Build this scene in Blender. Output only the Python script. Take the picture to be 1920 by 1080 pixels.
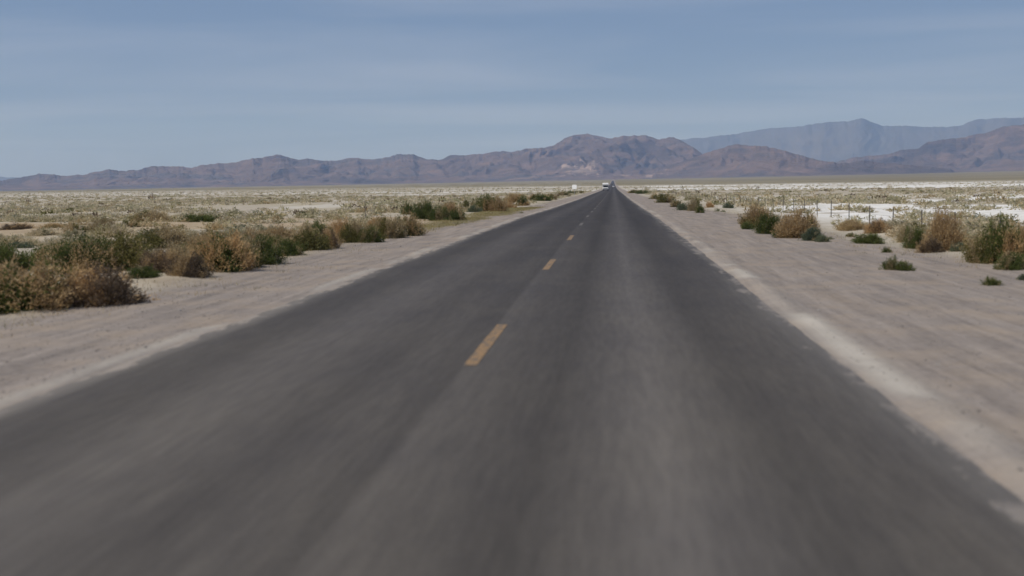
import bpy, math, random
import numpy as np
from mathutils import Matrix, Vector

random.seed(7)
RNG = np.random.default_rng(11)
for o in list(bpy.data.objects):
    bpy.data.objects.remove(o, do_unlink=True)
SC = bpy.context.scene
COL = SC.collection

# ------------------------------------------------------------------ camera
CAM_X, CAM_Z = 1.36, 1.75
FPX = 2125.0                       # focal length in photograph pixels (1920 wide)
YAW, PITCH, ROLL = math.radians(5.15), math.radians(5.21), -0.0122
cam_data = bpy.data.cameras.new('camera')
cam = bpy.data.objects.new('camera', cam_data)
COL.objects.link(cam)
CAM_R = Matrix.Rotation(YAW, 3, 'Z') @ Matrix.Rotation(math.pi / 2 - PITCH, 3, 'X') @ Matrix.Rotation(ROLL, 3, 'Z')
cam.matrix_world = Matrix.Translation((CAM_X, 0, CAM_Z)) @ CAM_R.to_4x4()
cam_data.sensor_width = 36
cam_data.lens = FPX / 1920 * 36
cam_data.clip_start = 0.1
cam_data.clip_end = 120000
cam_data.dof.use_dof = True
cam_data.dof.focus_distance = 200
cam_data.dof.aperture_fstop = 1.15
SC.camera = cam

# ------------------------------------------------------------------ sky and sun
SUN_EL, SUN_AZ = math.radians(55), math.radians(-112)      # azimuth clockwise from +Y
W = bpy.data.worlds.new('World')
SC.world = W
W.use_nodes = True
nt = W.node_tree
nt.nodes.clear()
N, L = nt.nodes.new, nt.links.new
out = N('ShaderNodeOutputWorld')
bg = N('ShaderNodeBackground')
bg.inputs['Strength'].default_value = 0.064
sky = N('ShaderNodeTexSky')
sky.sky_type = 'NISHITA'
sky.sun_disc = False
sky.sun_elevation = SUN_EL
sky.sun_rotation = SUN_AZ
sky.altitude = 600
sky.air_density = 1.0
sky.dust_density = 0.7
sky.ozone_density = 3.0
tc = N('ShaderNodeTexCoord')
sep = N('ShaderNodeSeparateXYZ')
L(tc.outputs['Generated'], sep.inputs[0])
mx = N('ShaderNodeMath'); mx.operation = 'MAXIMUM'; mx.inputs[1].default_value = 0.03
L(sep.outputs[2], mx.inputs[0])
ad = N('ShaderNodeMath'); ad.operation = 'ADD'; ad.inputs[1].default_value = 0.06
L(mx.outputs[0], ad.inputs[0])
dx = N('ShaderNodeMath'); dx.operation = 'DIVIDE'
dy = N('ShaderNodeMath'); dy.operation = 'DIVIDE'
L(sep.outputs[0], dx.inputs[0]); L(ad.outputs[0], dx.inputs[1])
L(sep.outputs[1], dy.inputs[0]); L(ad.outputs[0], dy.inputs[1])
cmb = N('ShaderNodeCombineXYZ')
L(dx.outputs[0], cmb.inputs[0]); L(dy.outputs[0], cmb.inputs[1])
mp = N('ShaderNodeMapping')
mp.inputs['Scale'].default_value = (0.21, 0.50, 1)
mp.inputs['Rotation'].default_value = (0, 0, math.radians(9))
L(cmb.outputs[0], mp.inputs['Vector'])
cn = N('ShaderNodeTexNoise')
cn.inputs['Scale'].default_value = 1.0
cn.inputs['Detail'].default_value = 7
cn.inputs['Roughness'].default_value = 0.52
cn.inputs['Distortion'].default_value = 0.7
L(mp.outputs[0], cn.inputs['Vector'])
cr = N('ShaderNodeValToRGB')
cr.color_ramp.elements[0].position = 0.43
cr.color_ramp.elements[0].color = (0, 0, 0, 1)
cr.color_ramp.elements[1].position = 0.66
cr.color_ramp.elements[1].color = (1, 1, 1, 1)
L(cn.outputs['Fac'], cr.inputs[0])
fm = N('ShaderNodeMath'); fm.operation = 'MULTIPLY_ADD'; fm.inputs[1].default_value = 0.60; fm.inputs[2].default_value = 0.0
L(cr.outputs[0], fm.inputs[0])
veil = N('ShaderNodeMix'); veil.data_type = 'RGBA'
veil.inputs[0].default_value = 0.62
L(sky.outputs[0], veil.inputs[6])
veil.inputs[7].default_value = (2.45, 3.65, 6.6, 1)          # even high haze
mixc = N('ShaderNodeMix'); mixc.data_type = 'RGBA'
L(fm.outputs[0], mixc.inputs[0])
L(veil.outputs[2], mixc.inputs[6])
mixc.inputs[7].default_value = (4.9, 5.9, 8.0, 1)            # thin cirrus
L(mixc.outputs[2], bg.inputs['Color'])
L(bg.outputs[0], out.inputs['Surface'])

sd = bpy.data.lights.new('sun', 'SUN')
sd.energy = 3.4
sd.angle = math.radians(0.6)
sd.color = (1.0, 0.96, 0.91)
sun = bpy.data.objects.new('sun', sd)
COL.objects.link(sun)
to_sun = Vector((math.sin(SUN_AZ) * math.cos(SUN_EL), math.cos(SUN_AZ) * math.cos(SUN_EL), math.sin(SUN_EL)))
sun.rotation_euler = to_sun.to_track_quat('Z', 'Y').to_euler()
sun.location = (0, 0, 50)

SC.view_settings.view_transform = 'Standard'
SC.view_settings.look = 'None'
SC.view_settings.exposure = 0.0
SC.view_settings.gamma = 1
SC.cycles.volume_bounces = 3
SC.view_settings.use_curve_mapping = False

# ------------------------------------------------------------------ helpers
def tag(o, label=None, cat=None, group=None, kind=None):
    if label: o['label'] = label
    if cat: o['category'] = cat
    if group: o['group'] = group
    if kind: o['kind'] = kind
    return o

def mesh_np(name, V, F, mats=(), mat_idx=None, smooth=False, attr=None):
    """V (n,3), F (m,k) integer array of faces, all with k corners"""
    me = bpy.data.meshes.new(name)
    V = np.ascontiguousarray(V, dtype=np.float32); F = np.ascontiguousarray(F, dtype=np.int32)
    m, k = F.shape
    me.vertices.add(len(V)); me.vertices.foreach_set('co', V.ravel())
    me.loops.add(m * k); me.loops.foreach_set('vertex_index', F.ravel())
    me.polygons.add(m)
    me.polygons.foreach_set('loop_start', np.arange(0, m * k, k, dtype=np.int32))
    me.polygons.foreach_set('loop_total', np.full(m, k, dtype=np.int32))
    for mt in mats: me.materials.append(mt)
    if mat_idx is not None: me.polygons.foreach_set('material_index', np.asarray(mat_idx, dtype=np.int32))
    me.polygons.foreach_set('use_smooth', np.full(m, smooth, dtype=bool))
    me.update(calc_edges=True)
    if attr:
        for an, (dom, data) in attr.items():
            a = me.color_attributes.new(an, 'FLOAT_COLOR', dom)
            d = np.ones((len(data), 4), dtype=np.float32); d[:, :data.shape[1]] = data
            a.data.foreach_set('color', d.ravel())
    me.validate()
    return me

def link(name, me, parent=None, loc=(0, 0, 0)):
    o = bpy.data.objects.new(name, me)
    COL.objects.link(o)
    o.location = loc
    if parent: o.parent = parent
    return o

def empty(name, loc=(0, 0, 0), rz=0.0, sc=(1, 1, 1)):
    o = bpy.data.objects.new(name, None)
    o.empty_display_size = 0.3
    COL.objects.link(o)
    o.location = loc; o.rotation_euler = (0, 0, rz); o.scale = sc
    return o

def _hash(ix, iy, seed):
    h = (ix.astype(np.int64) * 374761393 + iy.astype(np.int64) * 668265263 + seed * 1442695041) & 0xFFFFFFFF
    h = ((h ^ (h >> 13)) * 1274126177) & 0xFFFFFFFF
    h = h ^ (h >> 16)
    return (h & 0xFFFF) / 65535.0

def vnoise(x, y, seed=0):
    x = np.asarray(x, dtype=np.float64); y = np.asarray(y, dtype=np.float64)
    ix, iy = np.floor(x), np.floor(y)
    fx, fy = x - ix, y - iy
    fx = fx * fx * (3 - 2 * fx); fy = fy * fy * (3 - 2 * fy)
    a, b = _hash(ix, iy, seed), _hash(ix + 1, iy, seed)
    c, d = _hash(ix, iy + 1, seed), _hash(ix + 1, iy + 1, seed)
    return (a * (1 - fx) + b * fx) * (1 - fy) + (c * (1 - fx) + d * fx) * fy

def fbm(x, y, seed=0, octaves=4, rough=0.5):
    s, a, t = 0, 1, 0
    for k in range(octaves):
        s = s + a * vnoise(x * 2 ** k + 17.3 * k, y * 2 ** k - 9.1 * k, seed + k * 31)
        t += a; a *= rough
    return s / t

def sstep(x, a, b):
    t = np.clip((x - a) / (b - a), 0, 1)
    return t * t * (3 - 2 * t)

def mat(name, color=(0.5, 0.5, 0.5), rough=0.6, metal=0.0, spec=None):
    m = bpy.data.materials.new(name); m.use_nodes = True
    b = m.node_tree.nodes['Principled BSDF']
    b.inputs['Base Color'].default_value = (*color, 1)
    b.inputs['Roughness'].default_value = rough
    b.inputs['Metallic'].default_value = metal
    if spec is not None: b.inputs['Specular IOR Level'].default_value = spec
    return m, m.node_tree, b

def noise_node(t, vec, scale, detail=4, rough=0.5, dist=0.0):
    n = t.nodes.new('ShaderNodeTexNoise')
    n.inputs['Scale'].default_value = scale
    n.inputs['Detail'].default_value = detail
    n.inputs['Roughness'].default_value = rough
    n.inputs['Distortion'].default_value = dist
    t.links.new(vec, n.inputs['Vector'])
    return n.outputs['Fac']

def ramp(t, fac, stops):
    r = t.nodes.new('ShaderNodeValToRGB')
    while len(r.color_ramp.elements) < len(stops): r.color_ramp.elements.new(0.5)
    for e, (p, c) in zip(r.color_ramp.elements, stops):
        e.position = p
        e.color = (*c, 1) if isinstance(c, tuple) else (c, c, c, 1)
    t.links.new(fac, r.inputs[0])
    return r.outputs[0]

def mixcol(t, fac, a, b, mode='MIX'):
    m = t.nodes.new('ShaderNodeMix'); m.data_type = 'RGBA'; m.blend_type = mode
    for sock, v in ((0, fac), (6, a), (7, b)):
        if isinstance(v, (int, float)): m.inputs[sock].default_value = v
        elif isinstance(v, tuple): m.inputs[sock].default_value = (*v, 1)
        else: t.links.new(v, m.inputs[sock])
    return m.outputs[2]

def math_node(t, op, a, b=None, c=None, clamp=False):
    m = t.nodes.new('ShaderNodeMath'); m.operation = op; m.use_clamp = clamp
    for i, v in enumerate((a, b, c)):
        if v is None: continue
        if isinstance(v, (int, float)): m.inputs[i].default_value = v
        else: t.links.new(v, m.inputs[i])
    return m.outputs[0]

def scaled(t, vec, s):
    m = t.nodes.new('ShaderNodeMapping'); m.inputs['Scale'].default_value = s
    t.links.new(vec, m.inputs['Vector'])
    return m.outputs[0]

def bump(t, b, h, strength, dist):
    n = t.nodes.new('ShaderNodeBump')
    n.inputs['Strength'].default_value = strength
    n.inputs['Distance'].default_value = dist
    t.links.new(h, n.inputs['Height'])
    t.links.new(n.outputs[0], b.inputs['Normal'])

# ------------------------------------------------------------------ terrain heights
PD = np.array([0, 60, 95, 155, 280, 465, 640, 900, 1300, 2000, 3000, 4000, 6000, 9000, 40000.])
PZ = np.array([0, 0, -.2, -.42, -.66, -1.1, -1.3, -1.2, -.5, 1.5, 6.0, 12.0, 22.0, 40.0, 60.])
_ld = np.linspace(0, math.log(40001), 900)
_z = np.interp(np.exp(_ld) - 1, PD, PZ)
_k = np.hanning(31); _k /= _k.sum()
_z = np.convolve(np.pad(_z, 15, mode='edge'), _k, mode='valid')

def base_z(x, y):
    x = np.asarray(x, dtype=np.float64); y = np.asarray(y, dtype=np.float64)
    d = np.sqrt((x * np.clip(np.abs(x) / 200, 0, 1)) ** 2 + y ** 2)
    z = np.interp(np.log(d + 1), _ld, _z)
    az = np.clip((x - CAM_X) / np.maximum(y, 200.), -0.7, 0.6)
    g = np.interp(az, [-0.7, -0.52, -0.25, 0, 0.36, 0.6], [0.02, 0.06, 0.5, 1.0, 1.75, 2.1])
    return np.where(z > 0, z * g, z)

def edge_off(y, side):
    """how far the asphalt edge strays from its line"""
    return 0.10 * (fbm(np.asarray(y) / 5.5, np.full(np.shape(y), side * 3.1), 5, 4, 0.6) - 0.5) + 0.05 * (vnoise(np.asarray(y) / 0.45, np.full(np.shape(y), side * 9.7), 8) - 0.5)
EL, ER = -3.62, 3.62

def shoulder_out(y, side):
    """|x| where the gravel shoulder gives way to the plain"""
    y = np.asarray(y, dtype=np.float64)
    if side < 0:
        w = np.interp(y, [-60, 10, 18, 40, 70, 200, 800], [7.2, 6.9, 6.9, 6.6, 6.4, 5.9, 5.4])
    else:
        w = np.interp(y, [-60, 10, 20, 35, 60, 200, 800], [10.5, 10.2, 9.6, 9.0, 8.2, 6.6, 5.6])
    return w + 1.1 * (fbm(y / 7, y * 0 + side * 5, 21, 3) - 0.5)

def masks(x, y):
    x = np.asarray(x, dtype=np.float64); y = np.asarray(y, dtype=np.float64)
    ax = np.abs(x)
    wl, wr = shoulder_out(y, -1), shoulder_out(y, 1)
    w = np.where(x < 0, wl, wr)
    gravel = 1 - sstep(ax, w - 0.5, w + 0.9)
    d = np.sqrt(x * x + y * y)
    n1 = fbm(x / 11, y / 19, 41, 5, 0.6)
    n2 = fbm(x / 90, y / 120, 47, 4, 0.55)
    right = sstep(x - 0.02 * y, 7, 12)
    # salt pan to the right of the fence, some way off
    band = sstep(y, 34, 58) * (1 - sstep(y, 120, 210)) * right
    salt = band * sstep(n1 + 0.10 * (n2 - .5), 0.42, 0.50)
    lefts = (1 - sstep(x, -16, -8)) * sstep(y, 30, 60) * sstep(n1, 0.60, 0.68) * 0.35
    far = sstep(d, 230, 320) * (1 - sstep(d, 900, 1500))
    n3 = fbm(x / 260, y / 60, 53, 4, 0.6)
    salt = np.maximum(np.maximum(salt, lefts), far * sstep(n3 + 0.05 * right, 0.50, 0.60) * (0.55 + 0.45 * right))
    salt *= (1 - gravel)
    fan = sstep(d + 900 * (fbm(x / 1500, y / 700, 61, 4) - .5), 1150, 1500)
    tan = sstep(fbm(x / 14, y / 9, 71, 4, .55) + .16 * np.exp(-((y - 48) / 12) ** 2), 0.50, 0.60) * (x < 0) * sstep(y, 14, 22) * (1 - sstep(y, 62, 90)) * (1 - gravel)
    return gravel, salt, fan, tan

def ground_z(x, y):
    x = np.asarray(x, dtype=np.float64); y = np.asarray(y, dtype=np.float64)
    g, s, f, t = masks(x, y)
    ax = np.abs(x)
    z = base_z(x, y)
    off = ax - 3.62
    sh = -0.035 - 0.010 * np.clip(off, 0, 4) * 1.0
    # loose sand banked against the asphalt edge
    bank = np.exp(-((off - 0.22) / 0.20) ** 2) * 0.055 * sstep(fbm(x * .4, y / 2.6, 33, 3), 0.36, 0.6)
    micro = 0.030 * (fbm(x / 0.7, y / 1.6, 91, 4, .6) - .5) * sstep(off, .1, 1.0)
    ruts = 0.020 * (fbm(x / 0.35, y / 14., 95, 3) - .5) * sstep(off, .1, 1.0) * g
    humm = 0.38 * (fbm(x / 4.5, y / 4.5, 97, 4, .55) - .42) * (1 - g) + 0.5 * (fbm(x / 30, y / 30, 99, 3) - .5) * (1 - g) * sstep(ax, 9, 25)
    under = np.where(ax < 3.3, -0.06, 0)
    return z + sh + bank + micro + ruts + humm * (1 - 0.7 * f) + under

def ray(px, py):
    v = CAM_R @ Vector(((px - 960) / FPX, -(py - 540) / FPX, -1))
    return v.normalized()

def at(px, py):
    """ground point seen at a photograph pixel"""
    r = ray(px, py)
    z = 0.0
    for k in range(14):
        t = (z - CAM_Z) / min(r.z, -0.002)
        x, y = CAM_X + r.x * t, r.y * t
        z = 0.5 * z + 0.5 * (float(base_z(x, y)) - 0.05)
    return x, y

def gz(x, y): return float(ground_z(np.array([x]), np.array([y]))[0])

# ------------------------------------------------------------------ ground sheet
def axis_x():
    a = list(np.arange(0, 3.2, 0.8)) + list(np.arange(3.2, 4.6, 0.07)) + list(np.arange(4.6, 13, 0.22))
    v, st = 13.0, 0.25
    while v < 45000:
        a.append(v); st *= 1.034; v += st
    a = np.array(a)
    return np.concatenate([-a[:0:-1], a])
def axis_y():
    a = list(np.arange(-60, -4, 2.0)) + list(np.arange(-4, 2, 1.0)) + list(np.arange(2, 34, 0.20))
    v, st = 34.0, 0.21
    while v < 45000:
        a.append(v); st = max(st * 1.012, 0.2); v += st
    back = -60 - np.geomspace(5, 30000, 22)
    return np.concatenate([back[::-1], np.array(a)])
XS, YS = axis_x(), axis_y()
GX, GY = np.meshgrid(XS, YS)
fx, fy = GX.ravel(), GY.ravel()
FZ = ground_z(fx, fy)
g_, s_, f_, t_ = masks(fx, fy)
nx, ny = len(XS), len(YS)
idx = np.arange(nx * ny).reshape(ny, nx)
GF = np.stack([idx[:-1, :-1], idx[:-1, 1:], idx[1:, 1:], idx[1:, :-1]], -1).reshape(-1, 4)

m_ground, t, b = mat('desert ground', rough=0.95, spec=0.15)
geo = t.nodes.new('ShaderNodeNewGeometry').outputs['Position']
at1 = t.nodes.new('ShaderNodeVertexColor'); at1.layer_name = 'mask'
at2 = t.nodes.new('ShaderNodeVertexColor'); at2.layer_name = 'mask2'
sp = t.nodes.new('ShaderNodeSeparateColor'); t.links.new(at1.outputs['Color'], sp.inputs[0])
sp2 = t.nodes.new('ShaderNodeSeparateColor'); t.links.new(at2.outputs['Color'], sp2.inputs[0])
streak = scaled(t, geo, (1.0, 0.055, 1.0))
n_f = noise_node(t, geo, 9.0, 6, 0.65)
n_m = noise_node(t, geo, 0.9, 5, 0.6)
n_s = noise_node(t, streak, 4.5, 7, 0.70, 0.25)
n_b = noise_node(t, geo, 0.05, 5, 0.6)
grav = ramp(t, n_s, [(0.32, (.148, .122, .100)), (0.5, (.245, .203, .167)), (0.68, (.345, .29, .237))])
grav = mixcol(t, 0.35, grav, ramp(t, n_f, [(0.3, (.13, .113, .102)), (0.7, (.34, .30, .265))]))
grav = mixcol(t, ramp(t, n_m, [(0.45, 0.0), (0.68, 0.6)]), grav, (.33, .26, .19))
sand = ramp(t, n_m, [(0.3, (.31, .255, .185)), (0.5, (.40, .34, .255)), (0.7, (.50, .44, .35))])
sand = mixcol(t, 0.3, sand, ramp(t, n_f, [(0.3, (.19, .165, .125)), (0.7, (.50, .45, .36))]))
sand = mixcol(t, ramp(t, n_b, [(0.42, 0.0), (0.62, 0.7)]), sand, (.36, .31, .21))
saltc = ramp(t, n_m, [(0.25, (.50, .47, .41)), (0.55, (.70, .67, .61))])
fanc = ramp(t, noise_node(t, scaled(t, geo, (0.0016, 0.004, 0.01)), 1.0, 6, 0.65), [(0.3, (.125, .104, .052)), (0.5, (.19, .155, .080)), (0.7, (.28, .235, .135))])
tanc = ramp(t, n_m, [(0.3, (.30, .225, .145)), (0.7, (.42, .33, .215))])
c = mixcol(t, sp.outputs[2], sand, fanc)
c = mixcol(t, sp2.outputs[1], c, tanc)
c = mixcol(t, sp.outputs[1], c, saltc)
c = mixcol(t, sp.outputs[0], c, grav)
c = mixcol(t, sp2.outputs[0], c, ramp(t, n_m, [(0.3, (.37, .33, .275)), (0.7, (.48, .43, .36))]))
t.links.new(c, b.inputs['Base Color'])
bump(t, b, math_node(t, 'ADD', n_f, math_node(t, 'MULTIPLY', n_s, 1.4)), 0.55, 0.03)

offx = np.abs(fx) - 3.62
loose = np.exp(-((offx - np.where(fx < 0, .12, .22)) / np.where(fx < 0, .09, .20)) ** 2) * np.where(fx < 0, sstep(fbm(fx * .4, fy / 2.6, 33, 3), 0.34, 0.55), .25 + .75 * sstep(fbm(fx * .4, fy / 1.9 + 1.3, 33, 3), 0.45, 0.62))
loose = np.where(fx < 0, loose * .65, loose * (1.0 - .6 * sstep(fy, 14, 40)))
ground_me = mesh_np('ground', np.stack([fx, fy, FZ], 1), GF, [m_ground], smooth=True,
                    attr={'mask': ('POINT', np.stack([g_, s_, f_], 1)), 'mask2': ('POINT', np.stack([np.clip(loose, 0, 1), t_, 0 * t_], 1))})
ground = tag(link('ground', ground_me), 'pale desert plain with gravel shoulders, sand and white salt patches', kind='structure')

# ------------------------------------------------------------------ road
ry = np.concatenate([np.arange(-60, 60, 0.4), np.geomspace(60, 3900, 420)])
cols = np.array([-1.0, -0.985, -0.85, -0.7, -.5, -.25, 0, .25, .5, .7, .85, 0.985, 1.0])
RV = []
for u in cols:
    e = np.where(u < 0, -(EL + edge_off(ry, -1)), ER + edge_off(ry, 1))
    x = u * e
    z = base_z(x * 0, ry) + 0.020 * (1 - u * u)
    if abs(u) == 1.0: z = z - 0.045
    RV.append(np.stack([x, ry, z], 1))
RV = np.stack(RV, 1)
idr = np.arange(RV.shape[0] * RV.shape[1]).reshape(RV.shape[:2])
RF = np.stack([idr[:-1, :-1], idr[:-1, 1:], idr[1:, 1:], idr[1:, :-1]], -1).reshape(-1, 4)
m_road, t, b = mat('worn asphalt', rough=0.92, spec=0.12)
geo = t.nodes.new('ShaderNodeNewGeometry').outputs['Position']
sx = t.nodes.new('ShaderNodeSeparateXYZ'); t.links.new(geo, sx.inputs[0])
wob = math_node(t, 'MULTIPLY_ADD', noise_node(t, scaled(t, geo, (0.0, 0.04, 0)), 1.0, 3), 0.4, -0.2)
xx = math_node(t, 'ADD', sx.outputs[0], wob)
xn = math_node(t, 'MULTIPLY_ADD', xx, 1 / 8.0, 0.5)          # -4..4 m -> 0..1
def rp(x): return x / 8.0 + 0.5
A, B = 0.088, 0.060
lane = ramp(t, xn, [(rp(-3.7), 0.125), (rp(-3.35), 0.085), (rp(-2.75), 0.072), (rp(-1.9), 0.104), (rp(-1.0), 0.074), (rp(-.55), 0.080), (rp(-.13), 0.070), (rp(-.08), 0.092), (rp(0.85), 0.062),
                    (rp(1.62), 0.116), (rp(2.35), 0.066), (rp(2.95), 0.076), (rp(3.35), 0.096), (rp(3.7), 0.130)])
st1 = noise_node(t, scaled(t, geo, (1.0, 0.035, 1)), 3.0, 6, 0.6, 0.2)
st2 = noise_node(t, scaled(t, geo, (1.0, 0.10, 1)), 16.0, 5, 0.6)
st3 = noise_node(t, scaled(t, geo, (1.0, 0.5, 1)), 0.6, 4, 0.6)
gr = noise_node(t, geo, 70.0, 4, 0.7)
c = mixcol(t, 1.0, lane, ramp(t, st1, [(0.25, (.84, .84, .86)), (0.5, (1, 1, 1)), (0.75, (1.16, 1.15, 1.12))]), 'MULTIPLY')
c = mixcol(t, 0.55, c, ramp(t, st2, [(0.25, (.72, .72, .74)), (0.75, (1.28, 1.27, 1.24))]), 'MULTIPLY')
c = mixcol(t, 0.8, c, ramp(t, st3, [(0.3, (.86, .86, .89)), (0.7, (1.14, 1.12, 1.07))]), 'MULTIPLY')
c = mixcol(t, 0.5, c, ramp(t, gr, [(0.3, (.6, .6, .6)), (0.7, (1.4, 1.4, 1.4))]), 'MULTIPLY')
# brightness falloff with viewing distance painted into the colour: paler near, darker far
view_falloff = ramp(t, math_node(t, 'MULTIPLY_ADD', math_node(t, 'ADD', sx.outputs[1], math_node(t, 'MULTIPLY', st1, 14.0)), 1 / 60.0, 0), [(0.12, (1.12, 1.09, 1.03)), (0.42, (.86, .855, .87)), (1.0, (.64, .64, .68))])
c = mixcol(t, 1.0, c, view_falloff, 'MULTIPLY')
c = mixcol(t, 1.0, c, (1.07, 0.985, 0.905), 'MULTIPLY')
# dust blown onto the edges
dust = math_node(t, 'ABSOLUTE', sx.outputs[0])
dust = math_node(t, 'SUBTRACT', dust, math_node(t, 'MULTIPLY_ADD', st1, -1.0, 3.72))
dust = math_node(t, 'MULTIPLY', dust, 1.5, clamp=True)
c = mixcol(t, math_node(t, 'MULTIPLY', dust, 0.55), c, (.25, .225, .195))
grit = math_node(t, 'SUBTRACT', math_node(t, 'ABSOLUTE', sx.outputs[0]), math_node(t, 'MULTIPLY_ADD', noise_node(t, scaled(t, geo, (1.0, 0.35, 1)), 3.0, 7, 0.72), -1.5, 4.22))
grit = math_node(t, 'MULTIPLY', grit, 9.0, clamp=True)
c = mixcol(t, math_node(t, 'MULTIPLY', grit, 0.8), c, (.29, .25, .21))
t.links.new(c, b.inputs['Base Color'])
bump(t, b, gr, 0.35, 0.006)
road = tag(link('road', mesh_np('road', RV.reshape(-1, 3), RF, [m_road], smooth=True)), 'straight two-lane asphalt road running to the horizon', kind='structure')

m_yel, t, b = mat('worn orange paint', rough=0.8)
geo = t.nodes.new('ShaderNodeNewGeometry').outputs['Position']
wn = noise_node(t, geo, 14.0, 6, 0.7)
c = ramp(t, wn, [(0.40, (.10, .085, .07)), (0.53, (.25, .15, .062)), (0.75, (.36, .21, .085))])
t.links.new(c, b.inputs['Base Color'])
m_fade, t, b = mat('faded centre paint', rough=0.85)
geo = t.nodes.new('ShaderNodeNewGeometry').outputs['Position']
t.links.new(ramp(t, noise_node(t, geo, 9.0, 6, 0.7), [(0.40, (.060, .057, .057)), (0.62, (.15, .125, .095))]), b.inputs['Base Color'])
for k in range(-2, 60):
    yc = 12.3 + 12.2 * k
    n = 9
    V, F = [], []
    for i in range(n):
        yy = yc - 1.6 + 3.2 * i / (n - 1)
        z0 = float(base_z(0, yy)) + 0.020 + 0.004
        if yc > 60: z0 += 0.006
        for xo in (-0.065, 0.065):
            V.append((xo - 0.02 + 0.008 * (random.random() - .5), yy + (0.04 * (random.random() - .5) if i in (0, n - 1) else 0), z0))
    for i in range(n - 1): F.append((2 * i, 2 * i + 1, 2 * i + 3, 2 * i + 2))
    link('lane_marking', mesh_np('lane_marking', np.array(V), np.array(F), [m_yel if k < 3 else m_fade]), road)

# ------------------------------------------------------------------ mountains
m_rock, t, b = mat('desert rock', rough=0.95, spec=0.1)
geo = t.nodes.new('ShaderNodeNewGeometry').outputs['Position']
k1 = noise_node(t, scaled(t, geo, (0.0011, 0.0011, 0.004)), 1.0, 8, 0.62, 0.5)
k2 = noise_node(t, scaled(t, geo, (0.004, 0.004, 0.02)), 1.0, 6, 0.65, 0.3)
c = ramp(t, k1, [(0.30, (.060, .052, .055)), (0.42, (.10, .078, .072)), (0.5, (.160, .115, .098)), (0.60, (.088, .078, .080)), (0.72, (.25, .18, .145))])
c = mixcol(t, 0.55, c, ramp(t, k2, [(0.3, (.6, .6, .62)), (0.5, (1, 1, 1)), (0.7, (1.6, 1.45, 1.3))]), 'MULTIPLY')
t.links.new(c, b.inputs['Base Color'])
bump(t, b, k2, 0.9, 75.0)
m_pale, t2, b2 = mat('pale badlands rock', rough=0.95, spec=0.1)
geo2 = t2.nodes.new('ShaderNodeNewGeometry').outputs['Position']
t2.links.new(ramp(t2, noise_node(t2, scaled(t2, geo2, (0.008, 0.008, 0.03)), 1.0, 6, .65), [(0.35, (.12, .095, .085)), (0.5, (.25, .185, .15)), (0.65, (.34, .26, .22))]), b2.inputs['Base Color'])

m_slate, t3, b3 = mat('far slate rock', rough=0.95, spec=0.1)
geo3 = t3.nodes.new('ShaderNodeNewGeometry').outputs['Position']
t3.links.new(ramp(t3, noise_node(t3, scaled(t3, geo3, (0.0008, 0.0008, 0.003)), 1.0, 6, .6), [(0.3, (.075, .078, .085)), (0.6, (.11, .105, .105)), (0.75, (.15, .135, .125))]), b3.inputs['Base Color'])

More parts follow.
